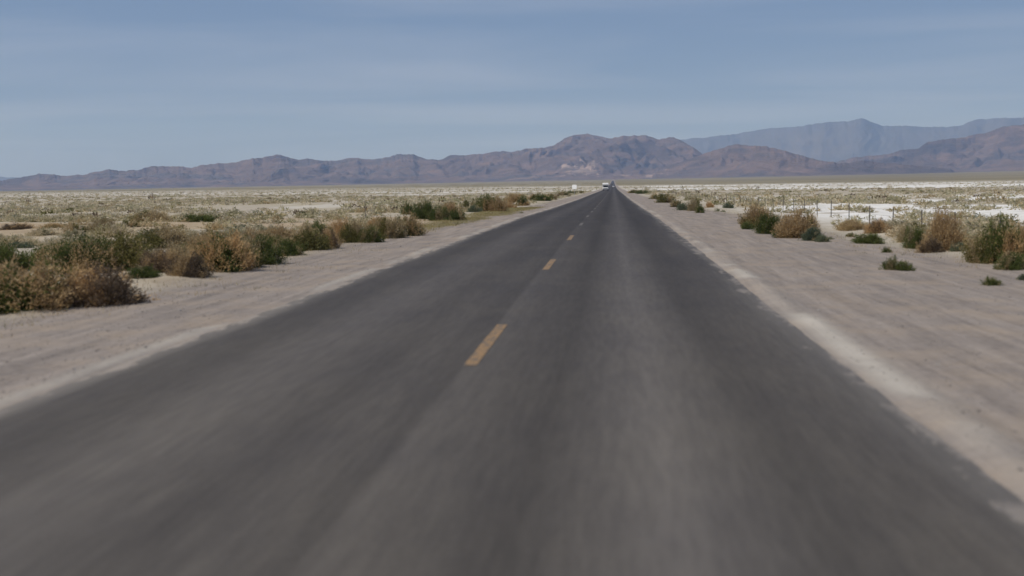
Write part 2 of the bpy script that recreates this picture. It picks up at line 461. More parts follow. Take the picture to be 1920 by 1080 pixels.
def ridge(name, pts, R0, R1, label, seed, na=500, ns=46, spur=0.55, jag=1.0, foot=0.10, pale=None, back=0.45, rock=None):
    P = np.array(pts, dtype=float)
    pxs = np.linspace(P[0, 0], P[-1, 0], na)
    pys = np.interp(pxs, P[:, 0], P[:, 1])
    kk = np.hanning(5); kk /= kk.sum()
    pys = np.convolve(np.pad(pys, 2, mode='edge'), kk, mode='valid')
    pys = pys + jag * (6.5 * (fbm(pxs / 30, pxs * 0, seed, 6, .60) - .5) + 1.6 * (0.5 - np.abs(2 * vnoise(pxs / 7.3, pxs * 0, seed + 70) - 1)))
    az, el = [], []
    for px, py in zip(pxs, pys):
        r = ray(px, py)
        az.append(math.atan2(r.x, r.y)); el.append(r.z / math.hypot(r.x, r.y))
    az, el = np.array(az), np.array(el)
    ks = np.hanning(61); ks /= ks.sum()
    el_soft = np.convolve(np.pad(el, 30, mode='edge'), ks, mode='valid')
    S = np.concatenate([np.linspace(0, 1, ns), 1 + np.linspace(0, 1, 12)[1:] * back])
    V = np.zeros((len(S), na, 3)); T = np.zeros((len(S), na))
    for i, s in enumerate(S):
        wr = 1 + 0.10 * (fbm(az * 26, az * 0 + 2, seed + 3, 3) - .5)
        R = (R0 + (R1 - R0) * s) * (1 + (wr - 1) * min(s, 1))
        x, y = CAM_X + R * np.sin(az), R * np.cos(az)
        zt = CAM_Z + el * R
        R1w = R1 * wr
        crest = float(sstep(np.array(min(s, 1.0)), 0.62, 0.98))
        zr = CAM_Z + (el * crest + np.minimum(el_soft, el + .004) * (1 - crest)) * R1w
        zb = base_z(x, y) - 6
        q = min(s, 1.0)
        prof = foot * q + (1 - foot) * sstep(np.array(q), 0.18, 1.08) ** 1.15 / float(sstep(np.array(1.0), 0.18, 1.08) ** 1.15)
        # spurs and gullies running down from the crest
        a2 = az * R1 / 420.0
        rn = 1 - np.abs(2 * fbm(a2 + 1.2 * fbm(a2 * .6, np.full(na, s * 2.5), seed + 9, 3), np.full(na, s * 3.0), seed + 5, 4, .58) - 1) * 2.2
        rn = np.clip(rn, 0, 1)
        win = (4 * q * (1 - q)) ** 0.7 if s <= 1 else 0
        cut = 1 - spur * win * rn
        if s > 1: prof = prof * (1 - 0.6 * (s - 1) / back)
        rn2 = np.clip(1 - np.abs(2 * fbm(a2 * 3.3 + 2.2 * vnoise(a2 * 1.1, np.full(na, s * 5.)), np.full(na, s * 7.0), seed + 25, 3, .6) - 1) * 2.4, 0, 1)
        cut = cut * (1 - .5 * spur * win * rn2)
        z = zb + (zr - zb) * prof * cut
        z += (zr - zb) * 0.05 * win * (fbm(a2 * 4, np.full(na, s * 9), seed + 15, 3) - .5)
        fade = np.clip(np.minimum(np.arange(na), np.arange(na)[::-1]) / 10.0, 0, 1)
        z = zb + (z - zb) * fade
        V[i, :, 0], V[i, :, 1], V[i, :, 2] = x, y, z
    idn = np.arange(len(S) * na).reshape(len(S), na)
    F = np.stack([idn[:-1, :-1], idn[:-1, 1:], idn[1:, 1:], idn[1:, :-1]], -1).reshape(-1, 4)
    mi = None
    if pale:
        cu = np.repeat(pxs[:-1][None, :], len(S) - 1, 0) + 14 * (fbm(*np.meshgrid(np.arange(na - 1) / 9.0, np.arange(len(S) - 1) / 3.0), 77, 3) - .5)
        sv = np.repeat(S[:-1][:, None], na - 1, 1) + 0.22 * (fbm(*np.meshgrid(np.arange(na - 1) / 6.0, np.arange(len(S) - 1) / 2.0), 79, 3) - .5)
        mi = np.zeros(cu.shape, int)
        for (a, bb, s0, s1) in pale: mi |= ((cu > a) & (cu < bb) & (sv > s0) & (sv < s1))
        mi = mi.ravel()
    return tag(link(name, mesh_np(name, V.reshape(-1, 3), F, [rock or m_rock, m_pale], mat_idx=mi, smooth=True)), label, kind='structure')

ridge('mountain_range', [(1180, 275), (1240, 268), (1300, 258), (1350, 255), (1400, 248), (1450, 240), (1500, 237), (1550, 229), (1590, 228), (1615, 221), (1632, 227), (1655, 236), (1700, 237), (1780, 239), (1805, 235), (1830, 224), (1870, 221), (1920, 219), (1990, 214), (2080, 225), (2250, 240)],
      11500, 14500, 'high blue far mountain range on the right horizon', 301, na=420, ns=60, spur=.08, rock=m_slate)
ridge('mountain_range', [(-360, 345), (-250, 330), (-120, 336), (0, 332), (50, 333), (110, 340), (180, 350)],
      12500, 14800, 'faint far ridge at the left end of the horizon', 311, na=150, ns=24, rock=m_slate)
ridge('mountain_range', [(-400, 348), (-250, 340), (-100, 344), (0, 338), (40, 331), (75, 325), (100, 328), (125, 331), (160, 327), (185, 322), (207, 317), (225, 320), (260, 319), (290, 311), (330, 311), (360, 316), (377, 309), (400, 307), (430, 306), (460, 299), (490, 297), (505, 291), (522, 289), (545, 297), (562, 299), (577, 295), (597, 301), (625, 301), (655, 297), (700, 298), (735, 292), (750, 289), (778, 289), (800, 297), (825, 300), (845, 291), (875, 290), (905, 289), (940, 284), (975, 282), (1010, 277), (1040, 272), (1060, 258), (1078, 251), (1100, 251), (1125, 257), (1145, 260), (1168, 254), (1212, 253), (1232, 261), (1258, 257), (1275, 261), (1295, 272), (1320, 288), (1370, 300), (1430, 308), (1500, 318)],
      5200, 7800, 'long brown and purple mountain range behind the road', 321, na=1200, ns=80, foot=.07,
      pale=[(1050, 1120, .42, .56), (1150, 1180, .40, .48), (1205, 1250, .34, .44)])
ridge('hill', [(1215, 318), (1250, 312), (1290, 298), (1330, 284), (1350, 277), (1380, 270), (1405, 272), (1440, 276), (1462, 281), (1490, 289), (1520, 296), (1560, 303), (1610, 313), (1660, 320)],
      5000, 6600, 'dark rounded brown hill right of the road end', 331, na=320, ns=40)
ridge('hill', [(1500, 322), (1560, 306), (1600, 297), (1635, 292), (1665, 289), (1690, 281), (1722, 278), (1740, 266), (1775, 261), (1805, 257), (1850, 248), (1880, 237), (1920, 233), (1990, 224), (2080, 230), (2200, 245), (2330, 262)],
      5400, 8200, 'rugged purplish hills at the right edge of the horizon', 341, na=420, ns=44)
ridge('hill', [(1340, 322), (1400, 304), (1440, 297), (1480, 295), (1520, 299), (1570, 306), (1620, 302), (1660, 306), (1720, 312), (1800, 318)],
      4900, 5900, 'low pale foothills in front of the right-hand mountains', 351, na=260, ns=30)

# ------------------------------------------------------------------ plants
def leaf_mat(name, cols, transl=0.35):
    m = bpy.data.materials.new(name); m.use_nodes = True
    t = m.node_tree; t.nodes.clear()
    o = t.nodes.new('ShaderNodeOutputMaterial')
    vc = t.nodes.new('ShaderNodeVertexColor'); vc.layer_name = 'rnd'
    s = t.nodes.new('ShaderNodeSeparateColor'); t.links.new(vc.outputs[0], s.inputs[0])
    oi = t.nodes.new('ShaderNodeObjectInfo')
    c = ramp(t, s.outputs[0], [(i / (len(cols) - 1), cc) for i, cc in enumerate(cols)])
    c = mixcol(t, 1.0, c, ramp(t, oi.outputs['Random'], [(0, (.82, .84, .85)), (.5, (1, 1, 1)), (1, (1.18, 1.12, 1.05))]), 'MULTIPLY')
    d = t.nodes.new('ShaderNodeBsdfDiffuse'); tr = t.nodes.new('ShaderNodeBsdfTranslucent')
    mxs = t.nodes.new('ShaderNodeMixShader'); mxs.inputs[0].default_value = transl
    t.links.new(c, d.inputs[0]); t.links.new(c, tr.inputs[0])
    t.links.new(d.outputs[0], mxs.inputs[1]); t.links.new(tr.outputs[0], mxs.inputs[2])
    t.links.new(mxs.outputs[0], o.inputs[0])
    return m
M_GREEN = leaf_mat('green shrub leaves', [(.075, .092, .030), (.112, .135, .044), (.155, .18, .065)])
M_SAGE = leaf_mat('grey green shrub leaves', [(.085, .105, .062), (.15, .175, .108), (.22, .245, .165)])
M_OLIVE = leaf_mat('olive shrub leaves', [(.10, .095, .034), (.175, .162, .060), (.25, .23, .10)])
M_RUST = leaf_mat('rust dry stems', [(.36, .24, .115), (.49, .34, .175), (.60, .44, .25)])
M_TAN = leaf_mat('tan dry stems', [(.30, .225, .115), (.46, .355, .20), (.58, .47, .29)])
M_BROWN = leaf_mat('brown dry twigs', [(.09, .064, .042), (.16, .118, .080), (.25, .19, .135)])
M_PALE = leaf_mat('pale khaki brush', [(.43, .36, .235), (.55, .47, .32), (.65, .57, .41)])
M_PALEG = leaf_mat('pale grey green brush', [(.30, .265, .15), (.42, .38, .225), (.53, .48, .31)])
M_STRAW = leaf_mat('yellow dry grass blades', [(.30, .24, .09), (.42, .35, .15), (.50, .43, .22)])

def blades(rng, P, D, length, width):
    """little pointed leaves (triangles) at P along D"""
    n = len(P)
    D = D / np.linalg.norm(D, axis=1)[:, None]
    r = rng.normal(size=(n, 3))
    Sx = np.cross(D, r); Sx /= np.linalg.norm(Sx, axis=1)[:, None]
    V = np.stack([P - Sx * width[:, None] / 2, P + Sx * width[:, None] / 2, P + D * length[:, None]], 1).reshape(-1, 3)
    F = np.arange(3 * n).reshape(-1, 3)
    return V, F

def dome_h(th, ph, seed):
    """lumpy dome: reach in direction (th azimuth, ph elevation 0..pi/2)"""
    return 0.72 + 0.55 * (fbm(np.cos(th) * 1.7 + 5 + ph, np.sin(th) * 1.7 + 9, seed, 3, .6) - .35)

def shrub_parts(seed, nst, nleaf, wide, leafl, leafw, dry, dryup, rise=0.35):
    """returns geometry for branches, green foliage and dry stems of a shrub 1 m high"""
    rng = np.random.default_rng(seed)
    th = rng.uniform(0, 2 * np.pi, nst)
    ph = np.arcsin(np.clip(rng.uniform(0.10, 1.0, nst), 0, 1))
    reach = dome_h(th, ph, seed) * rng.uniform(.82, 1.06, nst)
    D = np.stack([np.cos(th) * np.cos(ph) * wide, np.sin(th) * np.cos(ph) * wide, np.sin(ph)], 1)
    base = np.stack([rng.normal(0, .16, nst) * wide, rng.normal(0, .16, nst) * wide, np.full(nst, -.03)], 1)
    tip = base * .6 + D * reach[:, None]
    tip[:, 2] = np.maximum(tip[:, 2], .06)
    bend = np.stack([np.zeros(nst), np.zeros(nst), -.10 * np.ones(nst)], 1)
    def pos(i, s): return base[i] + (tip[i] - base[i]) * s[:, None] + bend[i] * (4 * s * (1 - s))[:, None] * np.cos(ph[i])[:, None]
    # branches: thin three sided tubes, here crossed blades
    segs, SV, SF = 4, [], []
    ii = np.arange(nst)
    prev = None; cnt = 0
    for k in range(segs + 1):
        s = np.full(nst, k / segs * .92)
        p = pos(ii, s); w = .011 * (1 - .75 * k / segs)
        a = np.stack([p + np.array([w, 0, 0]), p + np.array([-w / 2, w * .87, 0]), p + np.array([-w / 2, -w * .87, 0])], 1)
        SV.append(a.reshape(-1, 3))
        if k:
            o0, o1 = (k - 1) * nst * 3, k * nst * 3
            for j in range(3):
                j2 = (j + 1) % 3
                SF.append(np.stack([o0 + ii * 3 + j, o0 + ii * 3 + j2, o1 + ii * 3 + j2, o1 + ii * 3 + j], 1))
    twigs = (np.concatenate(SV), np.concatenate(SF))
    n = nst * nleaf
    i = rng.integers(0, nst, n)
    s = rng.uniform(.25, 1.0, n) ** .75
    P = pos(i, s) + rng.normal(0, .050, (n, 3))
    P[:, 2] = np.maximum(P[:, 2], .005)
    dirn = (tip[i] - base[i]); dirn /= np.linalg.norm(dirn, axis=1)[:, None]
    patch = fbm(P[:, 0] * 1.5 + 30 + seed, P[:, 1] * 1.5 + 30 + P[:, 2], seed + 2, 2)
    isdry = (dry + dryup * (s - .6) + 2.6 * (patch - .5) + rng.normal(0, .07, n)) > .5
    up = np.array([0, 0, rise])
    Dl = dirn + rng.normal(0, .55, (n, 3)) + up
    Dd = dirn * 1.0 + rng.normal(0, .50, (n, 3)) + up * 1.0
    lw = rng.uniform(.7, 1.3, n)
    gV, gF = blades(rng, P[~isdry], Dl[~isdry], leafl * lw[~isdry], leafw * lw[~isdry])
    dV, dF = blades(rng, P[isdry], Dd[isdry], leafl * 1.1 * lw[isdry], leafw * .75 * lw[isdry])
    return twigs, (gV, gF), (dV, dF)

def rnd_attr(F, rng):
    c = np.repeat(rng.uniform(0, 1, len(F)), F.shape[1])
    return {'rnd': ('CORNER', np.stack([c, c, c], 1))}

KINDS = {   # leaf material, dry material, dry share, dryness towards the tips, width, leaf length, leaf width
    'green': (M_GREEN, M_TAN, -.25, .2, .95, .055, .026),
    'mixed': (M_GREEN, M_RUST, .20, 1.5, .95, .055, .024),
    'rust':  (M_OLIVE, M_RUST, .66, 1.0, .85, .060, .022),
    'tan':   (M_OLIVE, M_TAN, .74, .6, .90, .060, .024),
    'brown': (M_BROWN, M_RUST, .36, .3, 1.0, .050, .022),
    'olive': (M_OLIVE, M_TAN, .34, .5, .95, .055, .026),
    'sage':  (M_SAGE, M_TAN, -.05, .2, 1.0, .052, .026),
    'pale':  (M_PALEG, M_PALE, .66, .5, 1.15, .075, .034),
}
PROTO = {}
def proto(kind, v, lod):
    key = (kind, v, lod)
    if key in PROTO: return PROTO[key]
    lm, dm, dry, du, wide, ll, lw = KINDS[kind]
    seed = 1000 + list(KINDS).index(kind) * 17 + v * 5
    nst, nl, s = {0: (230, 80, 1.0), 1: (110, 46, 1.45), 2: (34, 14, 2.6)}[lod]
    tw, g, d = shrub_parts(seed, nst, nl, wide, ll * s, lw * s, dry, du)
    rng = np.random.default_rng(seed)
    if lod < 2:
        r = (mesh_np('branches', tw[0], tw[1], [M_BROWN], attr=rnd_attr(tw[1], rng)),
             mesh_np('foliage', g[0], g[1], [lm], attr=rnd_attr(g[1], rng)),
             mesh_np('dry_stems', d[0], d[1], [dm], attr=rnd_attr(d[1], rng)))
    else:
        V = np.concatenate([g[0], d[0]]); F = np.concatenate([g[1], d[1] + len(g[0])])
        r = mesh_np('shrub', V, F, [lm, dm], mat_idx=[0] * len(g[1]) + [1] * len(d[1]), attr=rnd_attr(F, rng))
    PROTO[key] = r
    return r

SHRUB_POS = []
def parts3(e, br, fo, dr):
    for nm, me in (('branches', br), ('foliage', fo), ('dry_stems', dr)):
        link(nm, me, e)['kind'] = 'stuff'

def shrub(px, py, w, h, kind, label, name='shrub', group=None):
    x, y = at(px, py)
    d = y * math.cos(YAW)
    H, Wd = max(h, 4) * d / FPX, w * d / FPX
    # pixel base is the near foot of the plant: stand it half its width farther back
    k = (y + 0.35 * Wd) / y
    x, y = CAM_X + (x - CAM_X) * k, y * k
    wide = KINDS[kind][4]
    sxy = Wd / (1.45 * wide) * 1.08; sz = H / 0.80
    sxy = max(sxy, 0.35 * sz)
    lod = 0 if w > 34 else 1
    v = random.randrange(2)
    e = empty(name, (x, y, gz(x, y) - 0.02), random.uniform(0, 6.28), (sxy, sxy, sz))
    tag(e, label, 'shrub', group)
    if w <= 13:
        bpy.data.objects.remove(e)
        e = link(name, proto(kind, v, 2), loc=(x, y, gz(x, y) - .02))
        e.scale = (sxy, sxy, sz); e.rotation_euler.z = random.uniform(0, 6.28)
        tag(e, label, 'shrub', group)
    else:
        br, fo, dr = proto(kind, v, lod)
        parts3(e, br, fo, dr)
    SHRUB_POS.append((x, y, Wd / 2))
    return e

GL, GR = 'shrubs lining the left roadside', 'shrubs along the right shoulder'
LEFT = [
 (150, 512, 110, 66, 'mixed', 'olive and rust shrub rising behind the nearest clump, left of its middle'),
 (255, 500, 90, 48, 'olive', 'olive shrub below the lone olive one, between it and the row'),
 (330, 500, 90, 46, 'tan', 'tan-topped shrub behind the greyish twiggy one in the left row'),
 (450, 503, 70, 58, 'olive', 'olive shrub squeezed between the rusty one and the bright green one'),
 (505, 470, 60, 40, 'olive', 'olive shrub behind the bright green one, touching the orange-brown one'),
 (596, 458, 60, 42, 'mixed', 'rusty green shrub behind the narrow brown one in the left row'),
 (742, 446, 36, 38, 'olive', 'olive shrub second from the end of the near left row'),
 (708, 440, 40, 32, 'rust', 'rust-topped shrub showing above the green pair in the left row'),
 (-70, 585, 190, 100, 'mixed', 'big rust-topped shrub cut off by the left edge, nearest of the left row'),
 (60, 580, 190, 92, 'mixed', 'wide low rust and green shrub, nearest one fully seen at far left'),
 (185, 573, 150, 78, 'brown', 'dark brown shrub casting a black shadow, right-hand end of the nearest left clump'),
 (10, 508, 90, 55, 'green', 'dark green shrub behind the nearest rusty shrub at the left edge'),
 (112, 494, 110, 45, 'green', 'low dark green shrub standing behind the nearest rusty clump'),
 (-60, 520, 110, 60, 'brown', 'brown shrub behind the nearest clump, cut off by the left edge'),
 (215, 506, 120, 70, 'olive', 'tall tan-tipped shrub between the nearest clump and the dark olive shrub behind'),
 (300, 518, 80, 45, 'brown', 'greyish brown twiggy shrub left of the tan one in the left row'),
 (268, 529, 52, 24, 'green', 'small dark green shrub on the gravel just right of the nearest clump'),
 (352, 524, 70, 50, 'brown', 'bare brown shrub at the gravel edge beside the rusty tan clump'),
 (418, 510, 100, 72, 'mixed', 'full rust and olive shrub left of the bright green one'),
 (385, 492, 90, 58, 'rust', 'rusty dry shrub behind the brown twiggy one in the left row'),
 (486, 496, 72, 58, 'green', 'bright green shrub at the gravel edge in the middle of the left row'),
 (470, 478, 90, 55, 'rust', 'rust-topped shrub rising behind the bright green one'),
 (541, 479, 50, 34, 'green', 'nearly black green shrub just right of the bright green one'),
 (525, 462, 80, 42, 'rust', 'orange-brown dry shrub behind the nearly black green one'),
 (578, 469, 66, 46, 'olive', 'olive shrub with a brown top, right of the nearly black one'),
 (615, 466, 40, 42, 'brown', 'narrow brown shrub with a shadow on the gravel, beside the olive one'),
 (640, 452, 44, 40, 'rust', 'ruddy shrub between the narrow brown one and the pair of green ones'),
 (664, 454, 40, 42, 'olive', 'rounded olive-gold shrub, left one of the green pair by the gravel'),
 (692, 454, 38, 34, 'green', 'dark green rounded shrub, right one of the green pair by the gravel'),
 (722, 447, 40, 40, 'tan', 'tan and brown shrub left of the last shrub before the yellow grass'),
 (762, 442, 52, 40, 'mixed', 'dark rounded shrub that ends the near left row before the yellow grass'),
 (307, 462, 84, 44, 'olive', 'lone olive shrub with a brown middle, standing behind the left row'),
 (32, 428, 56, 12, 'brown', 'flat dark brush low on the tan sand at far left'),
 (100, 430, 40, 12, 'tan', 'flat tan brush low on the sand right of the dark flat brush'),
 (135, 440, 30, 24, 'tan', 'small tan bush left of the small green one on the left plain'),
 (160, 439, 32, 14, 'green', 'small dark green bush before a pale sand streak on the left plain'),
 (194, 440, 40, 30, 'tan', 'golden bush beside the small green bush on the left plain'),
 (243, 430, 28, 16, 'olive', 'small olive-green bush right of the golden bush on the left plain'),
 (285, 420, 60, 24, 'tan', 'soft rusty bush on the plain above the lone olive shrub'),
 (372, 420, 58, 16, 'green', 'wide low green bush on the left plain behind the row'),
 (405, 442, 34, 14, 'sage', 'grey-green bush peeking over the left row beside the lone olive shrub'),
 (455, 436, 46, 20, 'sage', 'grey-green bush peeking over the rusty middle of the left row'),
 (565, 405, 18, 11, 'green', 'tiny dark bush on the pale sand beyond the middle of the left row'),
 (765, 403, 22, 24, 'green', 'slim dark upright shrub, leftmost of the far left clump beyond the yellow grass'),
 (796, 409, 38, 32, 'green', 'dark green upright shrub, second from left in the far left clump'),
 (822, 412, 36, 30, 'green', 'dark green shrub in the middle of the far left clump'),
 (842, 408, 42, 32, 'rust', 'rust-topped shrub behind the middle of the far left clump'),
 (856, 414, 28, 24, 'green', 'dark leafy shrub at the right end of the far left clump'),
 (835, 418, 12, 6, 'olive', 'tiny plant on the yellow grass, left of two below the far left clump'),
 (858, 421, 9, 6, 'olive', 'tiny plant on the yellow grass, right of two below the far left clump'),
 (890, 400, 24, 15, 'sage', 'bluish green bush between the two left clumps'),
 (882, 394, 30, 18, 'olive', 'olive shrub behind the bluish green bush'),
 (916, 398, 40, 32, 'mixed', 'broad brown and green shrub right of the bluish green bush'),
 (936, 398, 26, 30, 'rust', 'reddish brown upright shrub right of the broad brown and green one'),
 (955, 392, 22, 13, 'rust', 'low orange shrub at the foot of the far left row'),
 (961, 386, 30, 26, 'tan', 'tan-topped shrub behind the low orange one'),
 (975, 386, 30, 22, 'mixed', 'dark-footed shrub right of the tan-topped one in the far left row'),
 (912, 402, 11, 5, 'green', 'tiny dark plant below the broad brown and green shrub'),
 (976, 400, 10, 4, 'green', 'tiny green plant at the gravel edge below the dark-footed shrub'),
 (1000, 378, 24, 13, 'olive', 'small olive shrub, fourth before the white sign along the left road edge'),
 (1018, 378, 30, 14, 'green', 'dark green low shrub, third before the white sign along the left road edge'),
 (1034, 375, 20, 12, 'tan', 'tan low shrub, second before the white sign along the left road edge'),
 (1055, 369, 22, 10, 'olive', 'olive low shrub next before the white sign on the left'),
 (1071, 364, 14, 7, 'green', 'dark low bush at the foot of the white sign'),
 (1086, 363, 16, 6, 'green', 'dark low bush just right of the white sign'),
]
RIGHT = [
 (1187, 362, 18, 7, 'olive', 'farthest olive shrub right of the road end'),
 (1205, 364, 24, 8, 'green', 'dark low shrub, second farthest on the right roadside'),
 (1228, 373, 18, 9, 'olive', 'small olive shrub, third farthest on the right roadside'),
 (1248, 380, 30, 19, 'olive', 'olive-gold shrub where the far right row starts to rise'),
 (1268, 388, 22, 14, 'olive', 'dull olive shrub between the olive-gold and the bluish one on the right'),
 (1284, 394, 28, 15, 'sage', 'bluish green shrub in the far right row'),
 (1302, 395, 24, 25, 'tan', 'upright tan shrub right of the bluish green one'),
 (1312, 399, 16, 17, 'green', 'black-green shrub that ends the far right row'),
 (1331, 389, 15, 13, 'rust', 'small orange shrub alone past the end of the far right row'),
 (1344, 395, 11, 7, 'green', 'tiny dark plant right of the small orange shrub, left of two'),
 (1356, 396, 9, 5, 'green', 'tiny dark plant right of the small orange shrub, right of two'),
 (1366, 391, 20, 12, 'sage', 'pale bluish green bush before the salt flat'),
 (1401, 429, 22, 15, 'green', 'small round green bush left of the big orange-topped clump'),
 (1420, 426, 56, 42, 'rust', 'big fluffy orange shrub, left of the pair in the right-hand clump'),
 (1443, 438, 42, 38, 'green', 'leafy dark green shrub between the two orange ones'),
 (1488, 445, 66, 50, 'rust', 'big fluffy orange shrub, right of the pair in the right-hand clump'),
 (1468, 445, 34, 16, 'green', 'low green growth under the right fluffy orange shrub'),
 (1520, 442, 30, 48, 'olive', 'tall olive shrub at the right end of the orange clump'),
 (1523, 450, 36, 28, 'sage', 'grey-green leafy shrub in front of the tall olive one'),
 (1542, 452, 26, 16, 'sage', 'low grey-green bush at the right foot of the orange clump'),
 (1557, 447, 12, 7, 'green', 'tiny green plant right of the low grey-green bush'),
 (1596, 431, 46, 20, 'tan', 'pale straw-coloured bush before the fence posts'),
 (1594, 440, 16, 9, 'green', 'tiny green bush under the pale straw-coloured one'),
 (1628, 455, 50, 19, 'green', 'wide low bright green bush before the fence'),
 (1646, 434, 44, 28, 'brown', 'rounded brown bush beside the fence'),
 (1663, 472, 16, 12, 'green', 'small dark green plant alone on gravel above the two-peaked bush'),
 (1670, 505, 30, 27, 'green', 'left peak of the green two-peaked bush out on the right gravel'),
 (1695, 506, 34, 19, 'green', 'right lower lobe of the green two-peaked bush out on the right gravel'),
 (1696, 450, 24, 32, 'olive', 'narrow upright olive shrub left of the dark green one on the right'),
 (1722, 462, 46, 42, 'green', 'dark green shrub with tan tips left of the tall rusty one'),
 (1770, 470, 62, 76, 'rust', 'tall rusty shrub with a yellowish crown, tallest on the right'),
 (1745, 474, 46, 30, 'brown', 'low brown bush at the left foot of the tall rusty shrub'),
 (1796, 474, 28, 20, 'sage', 'grey-green bush at the right foot of the tall rusty shrub'),
 (1845, 492, 58, 50, 'olive', 'olive shrub left of the rusty one near the right edge'),
 (1882, 493, 66, 78, 'mixed', 'tall green and rust shrub near the right edge of the photo'),
 (1925, 488, 80, 70, 'rust', 'rusty shrub cut off by the right edge of the photo'),
 (1898, 505, 48, 34, 'green', 'round green bush in front of the rusty shrubs at the right edge'),
 (1860, 533, 32, 18, 'green', 'small green plant alone on the right gravel, nearest one fully seen'),
 (1922, 523, 26, 16, 'sage', 'small grey-green plant on gravel cut by the right edge'),
 (1980, 500, 80, 60, 'mixed', 'rust and green shrub just beyond the right edge'),
]
for a in LEFT: shrub(a[0], a[1], a[2] * 1.08, a[3] * 1.02, *a[4:], group=GL)
for a in RIGHT: shrub(*a, group=GR)

# -------- brush on the plain: the largest ones as things, the rest as one mass
def field_points(n, dmin, dmax, rng, power=1.0):
    pts = []
    u = rng.uniform(0, 1, n)
    y = dmin * (dmax / dmin) ** (u ** power)
    a = rng.uniform(-0.62, 0.44, n)
    x = CAM_X + a * y
    g, s, f, t = masks(x, y)
    clump = .55 * fbm(x / 9, y / 13, 131, 3) + .45 * fbm(x / 34, y / 60, 137, 3)
    keep = (g < .25) & (rng.uniform(0, 1, n) > s * 0.70) & (clump > .53 - .14 * rng.uniform(0, 1, n)) & (np.abs(x) > np.where(x < 0, 8.2, 10.8) - sstep(y, 60, 300) * 3.4)
    return x[keep], y[keep]
rngf = np.random.default_rng(5)
X, Y = field_points(2600, 17, 135, rngf, 0.62)
sz_ = rngf.uniform(.28, .62, len(X)) * rngf.choice([.7, 1, 1, 1.25], len(X))
SP = np.array(SHRUB_POS)
ok = np.ones(len(X), bool)
for (sx_, sy_, r_) in SHRUB_POS:
    ok &= np.hypot(X - sx_, Y - sy_) > (r_ + .35)
ok &= ~((X < 0) & (X > -11.5) & (Y < 42))
ok &= ~((X < -9) & (Y > 38) & (Y < 57) & (rngf.uniform(0, 1, len(X)) < .72))
X, Y, sz_ = X[ok], Y[ok], sz_[ok]
score = sz_ / Y
inview = ((X - CAM_X) / Y > -.56) & ((X - CAM_X) / Y < .385)
order = np.argsort(-(score * inview))
big = order[:200]
PK = ['pale'] * 11 + ['sage', 'tan', 'tan', 'olive']
gzb = ground_z(X, Y)
for i in big:
    left = X[i] < 0
    k = random.choice(PK)
    v = random.randrange(2)
    near = Y[i] < 45
    s = sz_[i]
    zz = gzb[i] - .03
    if near:
        e = empty('brush', (X[i], Y[i], zz), random.uniform(0, 6.28), (s * 1.5, s * 1.5, s * .9))
        br, fo, dr = proto(k, v, 1)
        parts3(e, br, fo, dr)
    else:
        e = link('brush', proto(k, v, 2), loc=(X[i], Y[i], zz))
        e.rotation_euler.z = random.uniform(0, 6.28); e.scale = (s * 1.5, s * 1.5, s * .85)
    look = {'pale': 'pale straw-coloured', 'sage': 'grey-green', 'tan': 'golden tan', 'olive': 'olive green', 'brown': 'dark brown'}[k]
    where = ('near the left roadside shrubs' if Y[i] < 45 else 'in the middle of the left plain' if Y[i] < 75 else 'far out on the left plain') if left else \
            ('near the right roadside shrubs' if Y[i] < 45 else 'by the white salt beyond the fence' if Y[i] < 75 else 'far out on the right plain')
    tag(e, look + ' low round brush, one of many ' + where, 'shrub', look + ' low brush ' + where)

def clump_mass(name, X, Y, S, nleaf, leaf, label, rng, mats=(M_PALE, M_PALEG, M_OLIVE, M_BROWN, M_TAN), w=(.50, .32, .04, .05, .09)):
    n = len(X)
    i = np.repeat(np.arange(n), nleaf)
    m = len(i)
    th = rng.uniform(0, 2 * np.pi, m); ph = np.arcsin(rng.uniform(.02, 1, m)); r = rng.uniform(.45, 1, m) ** .5
    lump = .75 + .5 * vnoise(np.cos(th) * 1.5 + i * 3.7, np.sin(th) * 1.5 + i * 1.3, 3)
    D = np.stack([np.cos(th) * np.cos(ph), np.sin(th) * np.cos(ph), np.sin(ph) * .95], 1)
    Z = ground_z(X, Y)
    P = np.stack([X[i], Y[i], Z[i]], 1) + D * (r * lump * S[i])[:, None] * np.array([1.25, 1.25, .72])
    dd = D * .6 + rng.normal(0, .8, (m, 3)) + np.array([0, 0, .25])
    V, F = blades(rng, P, dd, leaf * S[i] * rng.uniform(.7, 1.3, m), leaf * .55 * S[i] * rng.uniform(.7, 1.3, m))
    kind = rng.choice(len(mats), n, p=w)
    me = mesh_np(name, V, F, mats, mat_idx=kind[i], attr=rnd_attr(F, rng))
    return tag(link(name, me), label, kind='stuff')
rest = np.setdiff1d(np.arange(len(X)), big)
clump_mass('brush_cover', X[rest], Y[rest], sz_[rest], 70, .34, 'pale dry brush covering the nearer plain', np.random.default_rng(8))
X2, Y2 = field_points(12500, 75, 420, rngf, 0.55)
clump_mass('brush_cover', X2, Y2, rngf.uniform(.22, .52, len(X2)), 24, .62, 'pale dry brush covering the middle distance of the plain', np.random.default_rng(9))
X3, Y3 = field_points(11000, 380, 1300, rngf, 0.6)
clump_mass('brush_cover', X3, Y3, rngf.uniform(.3, .75, len(X3)), 8, 1.0, 'pale brush covering the far plain', np.random.default_rng(10), w=(.50, .36, .04, .02, .08))

